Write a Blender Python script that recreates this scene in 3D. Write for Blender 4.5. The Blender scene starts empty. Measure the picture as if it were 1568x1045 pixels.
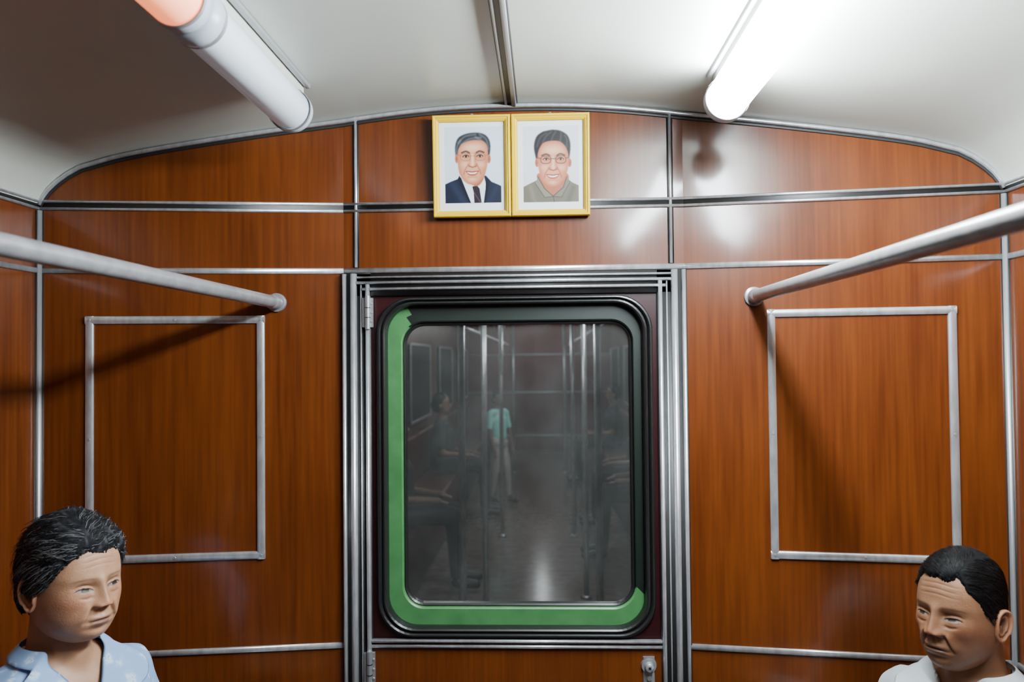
import bpy, math, random
import numpy as np
from mathutils import Vector, Matrix, noise
random.seed(4)
np.random.seed(4)
SC = bpy.context.scene
COL = SC.collection

# ------------------------------------------------------------------ materials
def mat(name, color=(.5,.5,.5), rough=.5, metal=0., emit=None, es=0., spec=.5, coat=0., sss=0.):
    m = bpy.data.materials.new(name); m.use_nodes = True
    b = m.node_tree.nodes['Principled BSDF']
    b.inputs['Base Color'].default_value = (*color, 1)
    b.inputs['Roughness'].default_value = rough
    b.inputs['Metallic'].default_value = metal
    b.inputs['Specular IOR Level'].default_value = spec
    b.inputs['Coat Weight'].default_value = coat
    if sss: 
        b.inputs['Subsurface Weight'].default_value = sss
        b.inputs['Subsurface Radius'].default_value = (.012,.005,.003)
        b.inputs['Subsurface Scale'].default_value = 1.0
    if emit:
        b.inputs['Emission Color'].default_value = (*emit, 1)
        b.inputs['Emission Strength'].default_value = es
    return m
def N(m, t, **kw):
    n = m.node_tree.nodes.new(t)
    for k, v in kw.items(): setattr(n, k, v)
    return n
def L(m, a, b): m.node_tree.links.new(a, b)
def bsdf(m): return m.node_tree.nodes['Principled BSDF']

def noise_col(m, scale, c0, c1, mscale=(1,1,1), detail=4, p0=.3, p1=.7, bump=0., bdist=.002):
    tc = N(m,'ShaderNodeTexCoord'); mp = N(m,'ShaderNodeMapping'); mp.inputs['Scale'].default_value = mscale
    nz = N(m,'ShaderNodeTexNoise'); nz.inputs['Scale'].default_value = scale; nz.inputs['Detail'].default_value = detail
    cr = N(m,'ShaderNodeValToRGB'); cr.color_ramp.elements[0].position = p0; cr.color_ramp.elements[1].position = p1
    cr.color_ramp.elements[0].color = (*c0,1); cr.color_ramp.elements[1].color = (*c1,1)
    L(m,tc.outputs['Object'],mp.inputs['Vector']); L(m,mp.outputs['Vector'],nz.inputs['Vector'])
    L(m,nz.outputs['Fac'],cr.inputs['Fac']); L(m,cr.outputs['Color'],bsdf(m).inputs['Base Color'])
    if bump:
        bp = N(m,'ShaderNodeBump'); bp.inputs['Strength'].default_value = bump; bp.inputs['Distance'].default_value = bdist
        L(m,nz.outputs['Fac'],bp.inputs['Height']); L(m,bp.outputs['Normal'],bsdf(m).inputs['Normal'])
    return nz

def wood_mat(name, c0, c1, rough=.36):
    m = mat(name, c0, rough, coat=.5, spec=.22)
    b = bsdf(m); b.inputs['Coat Roughness'].default_value = .12
    tc = N(m,'ShaderNodeTexCoord')
    mp = N(m,'ShaderNodeMapping'); mp.inputs['Scale'].default_value = (1,1,.035)
    n1 = N(m,'ShaderNodeTexNoise'); n1.inputs['Scale'].default_value = 110; n1.inputs['Detail'].default_value = 5
    mp2 = N(m,'ShaderNodeMapping'); mp2.inputs['Scale'].default_value = (1,1,.12)
    n2 = N(m,'ShaderNodeTexNoise'); n2.inputs['Scale'].default_value = 14; n2.inputs['Detail'].default_value = 3
    n2.inputs['Distortion'].default_value = .6
    L(m,tc.outputs['Object'],mp.inputs['Vector']); L(m,mp.outputs['Vector'],n1.inputs['Vector'])
    L(m,tc.outputs['Object'],mp2.inputs['Vector']); L(m,mp2.outputs['Vector'],n2.inputs['Vector'])
    mx = N(m,'ShaderNodeMath',operation='MULTIPLY_ADD'); mx.inputs[1].default_value = .55
    ad = N(m,'ShaderNodeMath',operation='MULTIPLY'); ad.inputs[1].default_value = .45
    L(m,n2.outputs['Fac'],ad.inputs[0]); L(m,n1.outputs['Fac'],mx.inputs[0]); L(m,ad.outputs[0],mx.inputs[2])
    cr = N(m,'ShaderNodeValToRGB'); cr.color_ramp.elements[0].position=.36; cr.color_ramp.elements[1].position=.64
    cr.color_ramp.elements[0].color=(*c0,1); cr.color_ramp.elements[1].color=(*c1,1)
    L(m,mx.outputs[0],cr.inputs['Fac']); L(m,cr.outputs['Color'],b.inputs['Base Color'])
    n3 = N(m,'ShaderNodeTexNoise'); n3.inputs['Scale'].default_value = 4.0; n3.inputs['Detail'].default_value = 1
    L(m,tc.outputs['Object'],n3.inputs['Vector'])
    bp = N(m,'ShaderNodeBump'); bp.inputs['Strength'].default_value=.4; bp.inputs['Distance'].default_value=.012
    L(m,n3.outputs['Fac'],bp.inputs['Height']); L(m,bp.outputs['Normal'],b.inputs['Normal']); L(m,bp.outputs['Normal'],b.inputs['Coat Normal'])
    return m

WOOD = wood_mat('wood_veneer',(.066,.0132,.0020),(.112,.0265,.0038))
MAROON = mat('maroon_paint',(.020,.003,.004),.3)
ALU = mat('aluminium',(.6,.6,.62),.30,.75)
noise_col(ALU,60,(.44,.45,.47),(.66,.67,.69),(1,1,.3))
ALU_D = mat('dull_aluminium',(.34,.35,.36),.42,.7)
GAP = mat('dark_channel',(.008,.007,.007),.5)
CEIL = mat('ceiling_enamel',(.5,.51,.48),.35)
noise_col(CEIL,2.2,(.38,.39,.345),(.44,.45,.40),bump=.14,bdist=.02)
TUBE_OFF = mat('lamp_diffuser_unlit',(.52,.56,.60),.3,emit=(.75,.85,1),es=.10,coat=.5)  # lamp is off; a faint glow is added to its surface
TUBE_ON = mat('lamp_diffuser_lit',(1,1,1),.4,emit=(.84,.94,1.0),es=225)
TUBE_FAR = mat('lamp_diffuser_far',(1,1,1),.4,emit=(.9,.97,1.0),es=3)
TUBE_OR = mat('lamp_diffuser_orange',(.9,.38,.24),.35,emit=(1,.24,.09),es=1.9,coat=.3)  # orange glow, taken as a reflection, put into this tube's colour and emission
CAP = mat('lamp_cap_plastic',(.34,.37,.42),.35)
PIPE = mat('handrail_paint',(.42,.42,.43),.30,.45)
noise_col(PIPE,35,(.21,.21,.22),(.30,.30,.31))
RUBBER = mat('black_rubber',(.008,.008,.008),.35)
GREEN = mat('green_paint',(.07,.27,.08),.4); noise_col(GREEN,25,(.035,.13,.040),(.05,.17,.055))
GREEN_D = mat('green_paint_shaded',(.004,.009,.006),.4)  # dark copy of the green: shade on the frame's top and right painted in
FRAME_Y = mat('yellow_gilt_frame',(.56,.36,.002),.45,spec=.25)
FLOOR = mat('floor_lino',(.12,.09,.075),.28); noise_col(FLOOR,30,(.06,.045,.038),(.085,.066,.055))
SEAT = mat('seat_vinyl',(.12,.03,.02),.45); noise_col(SEAT,40,(.06,.015,.010),(.085,.022,.015),bump=.2)

GLASS = bpy.data.materials.new('dusty_glass'); GLASS.use_nodes=True
nt=GLASS.node_tree; nt.nodes.remove(nt.nodes['Principled BSDF'])
tr=N(GLASS,'ShaderNodeBsdfTransparent'); tr.inputs['Color'].default_value=(.84,.87,.86,1)
df=N(GLASS,'ShaderNodeBsdfDiffuse'); df.inputs['Color'].default_value=(.30,.32,.31,1)
gl=N(GLASS,'ShaderNodeBsdfGlossy'); gl.inputs['Roughness'].default_value=.06
m1=N(GLASS,'ShaderNodeMixShader'); m2=N(GLASS,'ShaderNodeMixShader')
dn=N(GLASS,'ShaderNodeTexNoise'); dn.inputs['Scale'].default_value=5; dn.inputs['Detail'].default_value=5
dm=N(GLASS,'ShaderNodeMath',operation='MULTIPLY'); dm.inputs[1].default_value=.17
L(GLASS,dn.outputs['Fac'],dm.inputs[0]); L(GLASS,dm.outputs[0],m1.inputs[0])
L(GLASS,tr.outputs[0],m1.inputs[1]); L(GLASS,df.outputs[0],m1.inputs[2])
fr=N(GLASS,'ShaderNodeFresnel'); fr.inputs['IOR'].default_value=1.65
L(GLASS,fr.outputs[0],m2.inputs[0]); L(GLASS,m1.outputs[0],m2.inputs[1]); L(GLASS,gl.outputs[0],m2.inputs[2])
L(GLASS,m2.outputs[0],nt.nodes['Material Output'].inputs['Surface'])

# ------------------------------------------------------------------ helpers
def setparent(o, p):
    o.parent = p
    o.matrix_parent_inverse = p.matrix_world.inverted()
def empty(name, loc=(0,0,0)):
    e = bpy.data.objects.new(name,None); COL.objects.link(e); e.location=loc
    e.matrix_world = Matrix.Translation(loc); e.empty_display_size=.1
    return e
class MB:
    def __init__(s): s.v=[]; s.f=[]; s.m=[]; s.mats=[]
    def mi(s,m):
        if m not in s.mats: s.mats.append(m)
        return s.mats.index(m)
    def add(s,v,f,m):
        k=len(s.v); i=s.mi(m); s.v+= [tuple(q) for q in v]
        for q in f: s.f.append(tuple(j+k for j in q)); s.m.append(i)
    def box(s,a,b,m):
        x0,y0,z0=a; x1,y1,z1=b
        v=[(x0,y0,z0),(x1,y0,z0),(x1,y1,z0),(x0,y1,z0),(x0,y0,z1),(x1,y0,z1),(x1,y1,z1),(x0,y1,z1)]
        s.add(v,[(0,3,2,1),(4,5,6,7),(0,1,5,4),(1,2,6,5),(2,3,7,6),(3,0,4,7)],m)
    def sweep(s,pts,outs,w,d,m,n=6,caps=True):
        pts=[Vector(p) for p in pts]
        if not isinstance(outs,list): outs=[outs]*len(pts)
        k=len(pts); v=[]
        for i,p in enumerate(pts):
            t=(pts[min(i+1,k-1)]-pts[max(i-1,0)]).normalized(); o=Vector(outs[i]).normalized(); sd=t.cross(o).normalized()
            for j in range(n+1):
                a=math.pi*j/n
                c=math.cos(a); q=math.copysign(abs(c)**.6,c)
                v.append(p+sd*(w/2*q)+o*(d*math.sin(a)**.6 if 0<j<n else -.001))
        f=[]
        for i in range(k-1):
            for j in range(n):
                a=i*(n+1)+j; f.append((a,a+1,a+n+2,a+n+1))
        if caps: f.append(tuple(range(n,-1,-1))); f.append(tuple((k-1)*(n+1)+j for j in range(n+1)))
        s.add(v,f,m)
    def tube(s,pts,rs,m,n=20,caps=True):
        pts=[Vector(p) for p in pts]; k=len(pts)
        if not isinstance(rs,(list,tuple)): rs=[rs]*k
        v=[]; t0=(pts[1]-pts[0]).normalized(); u=t0.orthogonal().normalized()
        for i,p in enumerate(pts):
            t=(pts[min(i+1,k-1)]-pts[max(i-1,0)])
            t=t.normalized() if t.length>1e-9 else t0
            u=(u-t*u.dot(t)).normalized(); w=t.cross(u)
            for j in range(n):
                a=2*math.pi*j/n; v.append(p+(u*math.cos(a)+w*math.sin(a))*rs[i])
        f=[(i*n+j,i*n+(j+1)%n,(i+1)*n+(j+1)%n,(i+1)*n+j) for i in range(k-1) for j in range(n)]
        if caps: f.append(tuple(range(n-1,-1,-1))); f.append(tuple((k-1)*n+j for j in range(n)))
        s.add(v,f,m)
    def capsule(s,p0,r0,p1,r1,m=None,n=14):
        p0=Vector(p0); p1=Vector(p1); t=(p1-p0); 
        if t.length<1e-6: t=Vector((0,0,1e-5)); p1=p0+t
        tn=t.normalized(); P=[];R=[]
        for a in (90,75,55,35,15): P.append(p0-tn*r0*math.sin(math.radians(a))); R.append(max(r0*math.cos(math.radians(a)),1e-4))
        for q in (0,.33,.66,1): P.append(p0+t*q); R.append(r0+(r1-r0)*q)
        for a in (15,35,55,75,90): P.append(p1+tn*r1*math.sin(math.radians(a))); R.append(max(r1*math.cos(math.radians(a)),1e-4))
        s.tube(P,R,m,n)
    def obj(s,name,parent=None,smooth=True,angle=None):
        me=bpy.data.meshes.new(name); me.from_pydata(s.v,[],s.f); me.validate()
        for m in s.mats: me.materials.append(m)
        if len(me.polygons)==len(s.m):
            me.polygons.foreach_set('material_index',s.m)
        me.polygons.foreach_set('use_smooth',[smooth]*len(me.polygons))
        if smooth and angle: 
            try: me.set_sharp_from_angle(angle=math.radians(angle))
            except Exception: pass
        me.update()
        o=bpy.data.objects.new(name,me); COL.objects.link(o)
        if parent: setparent(o,parent)
        return o
def bevel(o,w=.002,seg=2):
    b=o.modifiers.new('b','BEVEL'); b.width=w; b.segments=seg; b.limit_method='ANGLE'
def rrect(x0,x1,z0,z1,r,n=10):
    P=[]
    for cx,cz,a0 in ((x1-r,z1-r,0),(x0+r,z1-r,90),(x0+r,z0+r,180),(x1-r,z0+r,270)):
        for i in range(n+1):
            a=math.radians(a0+90*i/n); P.append((cx+r*math.cos(a),cz+r*math.sin(a)))
    return P
def ring(mb,outer,inner,prof,m,mfun=None):
    n=len(outer); loops=[]
    for t,y in prof:
        loops.append([(o[0]+(i[0]-o[0])*t,y,o[1]+(i[1]-o[1])*t) for o,i in zip(outer,inner)])
    for a,b in zip(loops[:-1],loops[1:]):
        for j in range(n):
            k=(j+1)%n; q=[a[j],a[k],b[k],b[j]]
            mm=m if mfun is None else mfun(sum(p[0] for p in q)/4,sum(p[2] for p in q)/4)
            mb.add(q,[(0,1,2,3)],mm)

# ------------------------------------------------------------------ room shell
HW=1.175; XF=.435; YB=-4.6
PROF=[(0,2.207),(.1,2.2065),(.2,2.202),(.3,2.193),(.4,2.181),(.55,2.158),(.72,2.129),(.86,2.103),(.96,2.083),(1.03,2.066),(1.075,2.050),(1.105,2.032),(1.13,2.010),(1.15,1.988),(1.163,1.968),(1.171,1.952),(1.175,1.935)]
def wy(x): return 0. if abs(x)<=XF else -(abs(x)-XF)*.1405
full=[(-x,z) for x,z in reversed(PROF[1:])]+PROF
P2=[]
for (a,b) in zip(full[:-1],full[1:]):
    k=max(1,int(math.hypot(b[0]-a[0],b[1]-a[1])/.03))
    for i in range(k): P2.append((a[0]+(b[0]-a[0])*i/k,a[1]+(b[1]-a[1])*i/k))
P2.append(full[-1])
zs=np.array([p[1] for p in P2])
for _ in range(3): zs[1:-1]=(zs[:-2]+2*zs[1:-1]+zs[2:])/4
P2=[(p[0],float(z)) for p,z in zip(P2,zs)]
def zc(x): return float(np.interp(x,[p[0] for p in P2],[p[1] for p in P2]))
mb=MB(); v=[];f=[]
ys=[0]+[-.25*i for i in range(1,19)]+[YB]
for (x,z) in P2:
    for j,y in enumerate(ys): v.append((x,wy(x)+.0 if j==0 else y,z))
n=len(ys)
for i in range(len(P2)-1):
    for j in range(n-1): f.append((i*n+j,i*n+j+1,(i+1)*n+j+1,(i+1)*n+j))
mb.add(v,f,CEIL); mb.obj('ceiling')

mb=MB()
xs=sorted(set([p[0] for p in P2]+[-XF,XF,-.38,.38]))
for a,b in zip(xs[:-1],xs[1:]):
    mid=(a+b)/2; z0=1.745 if abs(mid)<.38 else 0
    mb.add([(a,wy(a),z0),(b,wy(b),z0),(b,wy(b),zc(b)+.01),(a,wy(a),zc(a)+.01)],[(0,1,2,3)],WOOD)
mb.obj('wall_front',smooth=False)
for sgn,nm in ((-1,'wall_left'),(1,'wall_right')):
    mb=MB(); y0=wy(HW)
    mb.add([(sgn*HW,y0,0),(sgn*HW,YB,0),(sgn*HW,YB,1.945),(sgn*HW,y0,1.945)],[(0,1,2,3)],WOOD)
    mb.obj(nm,smooth=False)
mb=MB(); 
for a,b in zip(P2[:-1],P2[1:]): mb.add([(a[0],YB,0),(b[0],YB,0),(b[0],YB,b[1]),(a[0],YB,a[1])],[(0,1,2,3)],WOOD)
mb.obj('wall_back',smooth=False)
mb=MB(); mb.add([(-1.2,YB,0),(1.2,YB,0),(1.2,.02,0),(-1.2,.02,0)],[(0,1,2,3)],FLOOR); mb.obj('floor')

# ---- trims
UP=Vector((0,0,1)); OUT=Vector((0,-1,0))
def walltrim(mb,xa,xb,z,w,d,m,off=0):
    cuts=[xa]+[c for c in (-XF,XF) if xa<c<xb]+[xb]
    for a,b in zip(cuts[:-1],cuts[1:]):
        pa=Vector((a,wy(a)-off,z)); pb=Vector((b,wy(b)-off,z))
        t=(pb-pa).normalized(); o=t.cross(UP); o=-o if o.y>0 else o
        mb.sweep([pa,pb],o,w,d,m)
def vert(mb,x,z0,z1,w,d,m,off=0,o=None):
    o=o or OUT
    p=Vector((x,wy(x),0))+o*off
    mb.sweep([(p.x,p.y,z0),(p.x,p.y,z1)],o,w,d,m)
def fold_out(x):
    s=-1 if x<0 else 1
    return Vector((-s*.139,-.990,0)) if abs(x)>XF else OUT
mb=MB()
walltrim(mb,-HW,HW,1.945,.027,.003,GAP)
walltrim(mb,-HW,HW,1.9535,.008,.007,ALU); walltrim(mb,-HW,HW,1.9355,.008,.007,ALU)
for s in (-1,1):
    o=Vector((-s,0,0))
    for z,w,d,m in ((1.945,.027,.003,GAP),(1.9535,.008,.007,ALU),(1.9355,.008,.007,ALU)):
        mb.sweep([(s*HW,wy(HW),z),(s*HW,YB,z)],o,w,d,m)
mb.obj('trim_1')
mb=MB()
walltrim(mb,-HW,HW,1.781,.015,.006,ALU)
for s in (-1,1): mb.sweep([(s*HW,wy(HW),1.781),(s*HW,YB,1.781)],Vector((-s,0,0)),.015,.006,ALU)
mb.obj('trim_2')
mb=MB()
walltrim(mb,-HW,-XF,.825,.015,.006,ALU); walltrim(mb,XF,HW,.825,.015,.006,ALU)
for s in (-1,1): mb.sweep([(s*HW,wy(HW),.825),(s*HW,YB,.825)],Vector((-s,0,0)),.015,.006,ALU)
mb.obj('trim_3')
mb=MB()
for s in (-1,1):
    vert(mb,s*.4025,1.79,zc(.4025),.016,.003,GAP)
    vert(mb,s*.4025,1.79,zc(.4025),.008,.006,ALU)
mb.obj('trim_4')
mb=MB()
for s in (-1,1):
    p=Vector((s*(HW-.004),wy(HW)-.004,0)); o=Vector((-s*.75,-.66,0)).normalized()
    mb.sweep([(p.x,p.y,0),(p.x,p.y,1.93)],o,.024,.004,GAP)
    mb.sweep([(p.x,p.y,0),(p.x,p.y,1.93)],o,.013,.009,ALU_D)
mb.obj('trim_5')
mb=MB(); pts=[];pts2=[]
for x,z in P2:
    if z<1.95: continue
    pts.append((x,wy(x)-.004,z-.007)); pts2.append((x,wy(x)-.002,z-.017))
mb.sweep(pts,OUT,.010,.007,ALU); mb.sweep(pts2,OUT,.008,.003,GAP)
mb.obj('trim_6')
mb=MB()
mb.sweep([(0,0,2.206),(0,YB,2.206)],Vector((0,0,-1)),.036,.004,GAP)
mb.sweep([(.008,0,2.204),(.008,YB,2.204)],Vector((0,0,-1)),.013,.009,ALU_D)
mb.sweep([(-.012,0,2.204),(-.012,YB,2.204)],Vector((0,0,-1)),.007,.006,ALU_D)
mb.obj('trim_7')
def panel_frame(name,s):
    mb=MB(); xa,xb=.632,1.063; z0,z1=1.051,1.667; w=.020
    o=fold_out(s*.8)
    def P(x,z): return Vector((s*x,wy(x),z))
    for a,b in ((P(xa,z1-w/2),P(xb,z1-w/2)),(P(xa,z0+w/2),P(xb,z0+w/2)),(P(xa+w/2,z0),P(xa+w/2,z1)),(P(xb-w/2,z0),P(xb-w/2,z1))):
        mb.sweep([a,b],o,w,.007,ALU)
    for (x,z) in ((xa+.01,z1-.01),(.85,z1-.01),(xb-.01,z1-.01),(xa+.01,z0+.01),(.85,z0+.01),(xb-.01,z0+.01),(xa+.01,1.36),(xb-.01,1.36)):
        c=P(x,z)+o*.0065; mb.tube([c,c+o*.0015],[.004,.003],ALU_D,10)
    return mb.obj(name,smooth=True,angle=40)
panel_frame('trim_8',-1); panel_frame('trim_9',1)

# ---- door frame (multi ridge jambs)
mb=MB()
for s in (-1,1):
    mb.box((min(s*.365,s*.44),-.006,0),(max(s*.365,s*.44),.03,1.775),GAP)
    for x,w,d in ((.432,.010,.013),(.408,.016,.018),(.389,.004,.008),(.372,.011,.014)):
        mb.sweep([(s*x,-.004,0),(s*x,-.004,1.772 if x>.4 else 1.745)],OUT,w,d,ALU)
mb.box((-.40,-.006,1.716),(.40,.03,1.772),GAP)
for z,w,d in ((1.763,.006,.010),(1.749,.008,.014),(1.733,.008,.012)):
    hw=.405 if z>1.755 else (.40 if z>1.74 else .385)
    mb.sweep([(-hw,-.004,z),(hw,-.004,z)],OUT,w,d,ALU)
mb.obj('door_frame')

# ---- door
door=empty('door_1',(0,0,.84))
mb=MB()
O=rrect(-.366,.366,.838,1.722,.0015); I=rrect(-.343,.347,.852,1.704,.085)
ring(mb,O,I,[(0,.03),(0,.004),(1,.004),(1,.05)],MAROON)
mb.obj('leaf_upper',door,smooth=False)
mb=MB(); mb.box((-.366,.0,.012),(.366,.04,.838),WOOD); o=mb.obj('leaf_lower',door,smooth=False)
mb=MB()
O=rrect(-.351,.353,.846,1.711,.09); I=rrect(-.326,.327,.870,1.690,.075)
ring(mb,O,I,[(0,.006),(.03,-.006),(.15,-.011),(.3,-.012),(.42,-.008),(.5,-.002),(.58,-.007),(.75,-.009),(.9,-.006),(1,.012),(1,.035)],RUBBER)
mb.obj('window_gasket',door)
mb=MB()
O=rrect(-.332,.334,.862,1.696,.078,20); I=rrect(-.287,.303,.916,1.645,.055,20)
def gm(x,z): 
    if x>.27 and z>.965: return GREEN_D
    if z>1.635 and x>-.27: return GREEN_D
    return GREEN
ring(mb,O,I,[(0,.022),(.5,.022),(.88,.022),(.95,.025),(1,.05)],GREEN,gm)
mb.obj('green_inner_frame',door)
mb=MB()
O=rrect(-.291,.307,.912,1.649,.057); I=rrect(-.281,.297,.922,1.639,.047)
ring(mb,O,I,[(0,.045),(.1,.034),(.5,.030),(.9,.034),(1,.05)],RUBBER)
mb.obj('glass_seal',door)
mb=MB(); g=rrect(-.29,.305,.914,1.648,.055)
mb.add([(x,.044,z) for x,z in g],[tuple(range(len(g)))],GLASS)
mb.obj('window_1',door,smooth=False)
mb=MB()
mb.sweep([(-.366,-.001,.838),(.366,-.001,.838)],OUT,.009,.011,ALU)
mb.sweep([(-.366,-.001,.824),(.366,-.001,.824)],OUT,.009,.008,ALU)
mb.obj('kick_strip',door)
def hinge(z0,z1):
    mb=MB(); mb.box((-.385,-.014,z0),(-.358,-.004,z1),ALU_D)
    mb.tube([(-.370,-.018,z0-.005),(-.370,-.018,z1+.005)],.0065,ALU_D,14)
    for q in (.2,.5,.8):
        z=z0+(z1-z0)*q; mb.tube([(-.3605,-.014,z),(-.3605,-.017,z)],[.003,.002],ALU,10)
    for q in (.33,.66): 
        z=z0+(z1-z0)*q; mb.tube([(-.370,-.018,z-.001),(-.370,-.018,z+.001)],.0073,GAP,14)
    o=mb.obj('hinge',door,smooth=True,angle=40)
hinge(1.635,1.71); hinge(.73,.81); hinge(.15,.23)
mb=MB()
mb.tube([(.332,0,.778),(.332,-.008,.778)],[.020,.018],ALU_D,24)
mb.sweep([(.332,-.001,.735),(.332,-.001,.80)],OUT,.030,.006,ALU_D)
mb.tube([(.332,-.008,.778),(.332,-.022,.778),(.332,-.024,.778)],[.011,.010,.007],ALU,20)
mb.tube([(.332,-.0235,.778),(.332,-.0247,.778)],[.0045,.0045],GAP,4)
mb.tube([(.332,-.008,.748),(.332,-.012,.748)],[.006,.005],ALU,12)
mb.obj('door_lock',door,smooth=True,angle=40)

# ------------------------------------------------------------------ handrails
def rail(s):
    mb=MB(); x=s*.602; y0=wy(.602)
    mb.tube([(x,y0+.005,1.70),(x,y0-.006,1.70),(x,y0-.008,1.70)],[.024,.024,.020],PIPE,24)
    mb.tube([(x,y0-.006,1.70),(x,y0-.02,1.70),(x,y0-.04,1.70),(x,y0-.046,1.70)],[.0175,.0185,.0185,.0155],PIPE,24)
    mb.tube([(x,y0-.04,1.70),(x,YB+.04,1.70)],[.0155,.0155],PIPE,24)
    mb.tube([(x,YB+.05,1.70),(x,YB,1.70)],[.02,.026],PIPE,24)
    for y in (-2.6,-3.9):
        mb.tube([(x,y,1.70),(x,y,zc(x)+.004)],.010,PIPE,14)
        mb.tube([(x,y-.03,1.70),(x,y+.03,1.70)],.02,PIPE,20)
    return mb.obj('handrail',smooth=True,angle=50)
rail(-1); rail(1)

# ------------------------------------------------------------------ lamps
def lamp(x,y0,y1,m,cap=CAP):
    e=empty('ceiling_tube_lamp',(x,(y0+y1)/2,2.107))
    R=.044; mb=MB()
    mb.tube([(x,y0-.03,2.107),(x,y1+.03,2.107)],R,m,40,caps=False); mb.obj('diffuser',e)
    mb=MB()
    for a,b in ((y0,-1),(y1,1)):
        mb.tube([(x,a,2.107),(x,a+b*.004,2.107),(x,a+b*.016,2.107),(x,a+b*.034,2.107),(x,a+b*.040,2.107)],[.030,.041,.0465,.0475,.045],cap,36)
        mb.tube([(x,a+b*.036,2.107),(x,a+b*.044,2.107)],[.0480,.0480],ALU_D,36,caps=False)
    mb.obj('end_caps',e,smooth=True,angle=60)
    mb=MB(); zt=zc(x)+.006
    mb.box((x-.022,y1+.005,2.135),(x+.022,y0-.005,zt),CEIL)
    sx=1 if x>0 else -1
    xx=x-sx*.030
    mb.sweep([(xx,y0,zc(xx)-.001),(xx,y1,zc(xx)-.001)],Vector((0,0,-1)),.012,.008,ALU_D)
    mb.obj('mount_channel',e,smooth=False)
    return e
LX=.478
lamp(-LX,-.265,-.81,TUBE_OFF)
lamp(-LX,-.81,-1.40,TUBE_OR)
lamp(LX,-.27,-1.40,TUBE_ON)
lamp(-LX,-2.9,-3.5,TUBE_FAR)
lamp(LX,-2.9,-3.5,TUBE_FAR)

# ------------------------------------------------------------------ portraits (airbrushed prints as per-vertex ink colours)
def catmull(P,n=8):
    out=[];k=len(P)
    for i in range(k):
        p0,p1,p2,p3=[np.array(P[(i+d)%k],float) for d in (-1,0,1,2)]
        for j in range(n):
            t=j/n
            out.append(tuple(.5*((2*p1)+(-p0+p2)*t+(2*p0-5*p1+4*p2-p3)*t*t+(-p0+3*p1-3*p2+p3)*t**3)))
    return out
def lin(c):
    c=np.array(c,float)/255; return np.where(c<.04045,c/12.92,((c+.055)/1.055)**2.4)
INK=mat('portrait_print_ink',(.8,.8,.8),.4,spec=.3)
_a=N(INK,'ShaderNodeVertexColor'); _a.layer_name='Ink'; L(INK,_a.outputs['Color'],bsdf(INK).inputs['Base Color'])
BACK=mat('backing_board',(.2,.12,.07),.8)
class Paint:
    def __init__(s,x0,y0,w,h,W=330):
        s.W=W; s.H=int(W*h/w)
        s.X,s.Y=np.meshgrid(np.linspace(x0,x0+w,s.W),np.linspace(y0,y0+h,s.H)); s.k=s.W/w
        s.img=np.zeros(s.X.shape+(3,))
        fy=np.fft.fftfreq(s.H)[:,None]; fx=np.fft.fftfreq(s.W)[None]; s.f2=fx**2+fy**2
    def blur(s,m,b): 
        if b<=0: return m
        sg=b*s.k; return np.clip(np.real(np.fft.ifft2(np.fft.fft2(m)*np.exp(-2*(math.pi*sg)**2*s.f2))),0,1)
    def poly(s,P,b=.35,smooth=True):
        if smooth: P=catmull(P)
        ins=np.zeros(s.X.shape,bool)
        for (x1,y1),(x2,y2) in zip(P,P[1:]+P[:1]):
            if abs(y1-y2)<1e-9: continue
            c=((y1>s.Y)!=(y2>s.Y))&(s.X<(x2-x1)*(s.Y-y1)/(y2-y1)+x1); ins^=c
        return s.blur(ins.astype(float),b)
    def ell(s,cx,cy,rx,ry,soft=1.): 
        d=np.sqrt(((s.X-cx)/rx)**2+((s.Y-cy)/ry)**2); return np.exp(-d**2*1.2) if soft>=1 else np.clip((1-d)/soft+.5,0,1)
    def line(s,P,w,sm=True):
        d=np.full(s.X.shape,1e9)
        for (x1,y1),(x2,y2) in zip(P[:-1],P[1:]):
            dx,dy=x2-x1,y2-y1; t=np.clip(((s.X-x1)*dx+(s.Y-y1)*dy)/(dx*dx+dy*dy+1e-9),0,1)
            d=np.minimum(d,np.hypot(s.X-x1-t*dx,s.Y-y1-t*dy))
        return np.exp(-(d/w)**2)
    def put(s,m,c,a=1.):
        m=(m*a)[...,None]; s.img=s.img*(1-m)+np.array(c,float)*m
def curve(P,n=8):
    out=[]
    Q=[P[0]]+P+[P[-1]]
    for i in range(1,len(Q)-2):
        p0,p1,p2,p3=[np.array(Q[i+d],float) for d in (-1,0,1,2)]
        for j in range(n):
            t=j/n; out.append(tuple(.5*((2*p1)+(-p0+p2)*t+(2*p0-5*p1+4*p2-p3)*t*t+(-p0+3*p1-3*p2+p3)*t**3)))
    out.append(P[-1]); return out
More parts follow.
